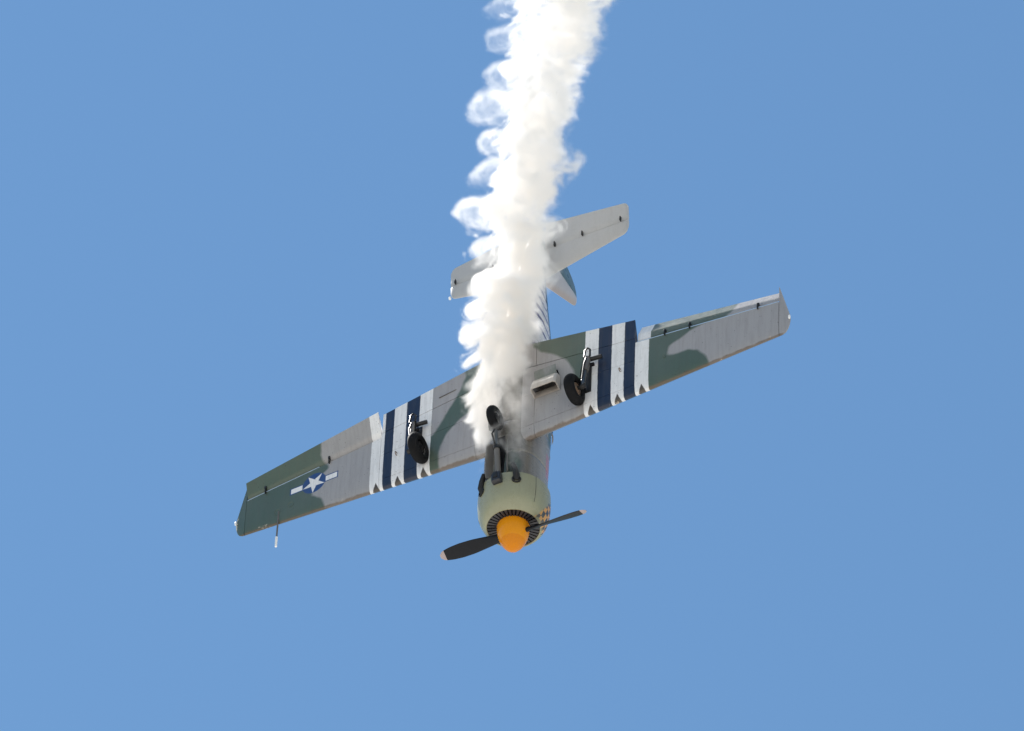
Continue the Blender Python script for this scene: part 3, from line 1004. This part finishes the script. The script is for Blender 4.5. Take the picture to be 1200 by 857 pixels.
def smoke():
    gx, ga, gw, D = smoke_field()
    nx, na, nw = D.shape
    me = bpy.data.meshes.new('smoke_trail')
    me.vertices.add(D.size)
    P = np.empty((D.size, 3), np.float32)
    Xg, Ag, Wg = np.meshgrid(gx, ga, gw, indexing='ij')
    P[:, 0], P[:, 1], P[:, 2] = Xg.ravel(), Ag.ravel(), Wg.ravel()
    me.vertices.foreach_set('co', P.ravel())
    at = me.attributes.new('rho', 'FLOAT', 'POINT'); at.data.foreach_set('value', D.ravel())
    me.update()
    o = link('smoke_trail', me)
    F = Matrix(((1, 0, 0, 0), (0, E2[1], E3[1], 0), (0, E2[2], E3[2], 0), (0, 0, 0, 1)))
    o.matrix_world = POSE @ F
    o['kind'] = 'stuff'; o['category'] = 'smoke'
    o['label'] = 'thick white smoke trail curling back from the engine over belly and tail'
    # material
    m = bpy.data.materials.new('white_smoke'); m.use_nodes = True
    nt = m.node_tree; nt.nodes.clear()
    pv = nt.nodes.new('ShaderNodeVolumePrincipled'); out = nt.nodes.new('ShaderNodeOutputMaterial')
    pv.inputs['Color'].default_value = SMOKE_COLOUR
    pv.inputs['Density'].default_value = SMOKE_DENSITY
    pv.inputs['Anisotropy'].default_value = SMOKE_ANISO
    pv.inputs['Density Attribute'].default_value = 'density'
    nt.links.new(pv.outputs[0], out.inputs['Volume'])
    me.materials.append(m)
    # grid of densities -> volume
    ng = bpy.data.node_groups.new('smoke_grid', 'GeometryNodeTree')
    ng.interface.new_socket('Geometry', in_out='INPUT', socket_type='NodeSocketGeometry')
    ng.interface.new_socket('Geometry', in_out='OUTPUT', socket_type='NodeSocketGeometry')
    N, Lk = ng.nodes, ng.links
    gi, go = N.new('NodeGroupInput'), N.new('NodeGroupOutput')
    pos = N.new('GeometryNodeInputPosition'); sep = N.new('ShaderNodeSeparateXYZ'); Lk.new(pos.outputs[0], sep.inputs[0])
    def math_(op, a, b=None):
        n = N.new('ShaderNodeMath'); n.operation = op
        for i, q in enumerate((a, b)):
            if q is None: continue
            if hasattr(q, 'links'): Lk.new(q, n.inputs[i])
            else: n.inputs[i].default_value = q
        return n.outputs[0]
    def idx(s, g):
        return math_('ROUND', math_('DIVIDE', math_('SUBTRACT', s, float(g[0])), float(g[1] - g[0])))
    # integer index arithmetic (floats lose whole numbers past 16 million)
    def imath(op, a, b):
        n = N.new('FunctionNodeIntegerMath'); n.operation = op
        for i, q in enumerate((a, b)):
            if hasattr(q, 'links'): Lk.new(q, n.inputs[i])
            else: n.inputs[i].default_value = int(q)
        return n.outputs[0]
    ii = imath('ADD', imath('MULTIPLY', imath('ADD', imath('MULTIPLY', idx(sep.outputs[0], gx), na), idx(sep.outputs[1], ga)), nw), idx(sep.outputs[2], gw))
    na_ = N.new('GeometryNodeInputNamedAttribute'); na_.data_type = 'FLOAT'; na_.inputs['Name'].default_value = 'rho'
    si = N.new('GeometryNodeSampleIndex'); si.data_type = 'FLOAT'; si.domain = 'POINT'; si.clamp = True
    Lk.new(gi.outputs[0], si.inputs['Geometry']); Lk.new(na_.outputs[0], si.inputs['Value']); Lk.new(ii, si.inputs['Index'])
    vc = N.new('GeometryNodeVolumeCube')
    Lk.new(si.outputs[0], vc.inputs['Density'])
    vc.inputs['Min'].default_value = (gx[0], ga[0], gw[0]); vc.inputs['Max'].default_value = (gx[-1], ga[-1], gw[-1])
    vc.inputs['Resolution X'].default_value = nx; vc.inputs['Resolution Y'].default_value = na; vc.inputs['Resolution Z'].default_value = nw
    sm = N.new('GeometryNodeSetMaterial'); sm.inputs['Material'].default_value = m
    Lk.new(vc.outputs[0], sm.inputs['Geometry']); Lk.new(sm.outputs[0], go.inputs[0])
    md = o.modifiers.new('smoke_grid', 'NODES'); md.node_group = ng
    return o


SMOKE_COLOUR = (.985, .969, .950, 1); SMOKE_DENSITY = 5.0; SMOKE_ANISO = .02
smoke()

# ------------------------------------------------------------------ the airfield far below
def ground():
    mb = MB()
    n = 40; Rg = 30000
    v = [(0, 0, 0)]; f = []
    rr = [150, 600, 2500, 9000, Rg]
    for r_ in rr:
        v += [(r_ * math.cos(2 * math.pi * k / n), r_ * math.sin(2 * math.pi * k / n), 0) for k in range(n)]
    f += [(0, 1 + k, 1 + (k + 1) % n) for k in range(n)]
    for q in range(len(rr) - 1):
        a, b_ = 1 + q * n, 1 + (q + 1) * n
        f += [(a + k, b_ + k, b_ + (k + 1) % n, a + (k + 1) % n) for k in range(n)]
    m, b = new_mat('dry_grass')
    vv, x, y, z = coords()
    c = mix(noise(vv, .01, 5), (.38, .36, .325), (.52, .495, .455))
    c = mix((noise(vv, 1.5, 5) - .5) * 1.2, c, (.19, .19, .14))
    setc(b, c); b.inputs['Roughness'].default_value = .9
    o = mb.add(v, f).build('ground', m)
    o['kind'] = 'structure'; o['label'] = 'dry grass airfield far below the diving airplane'
ground()
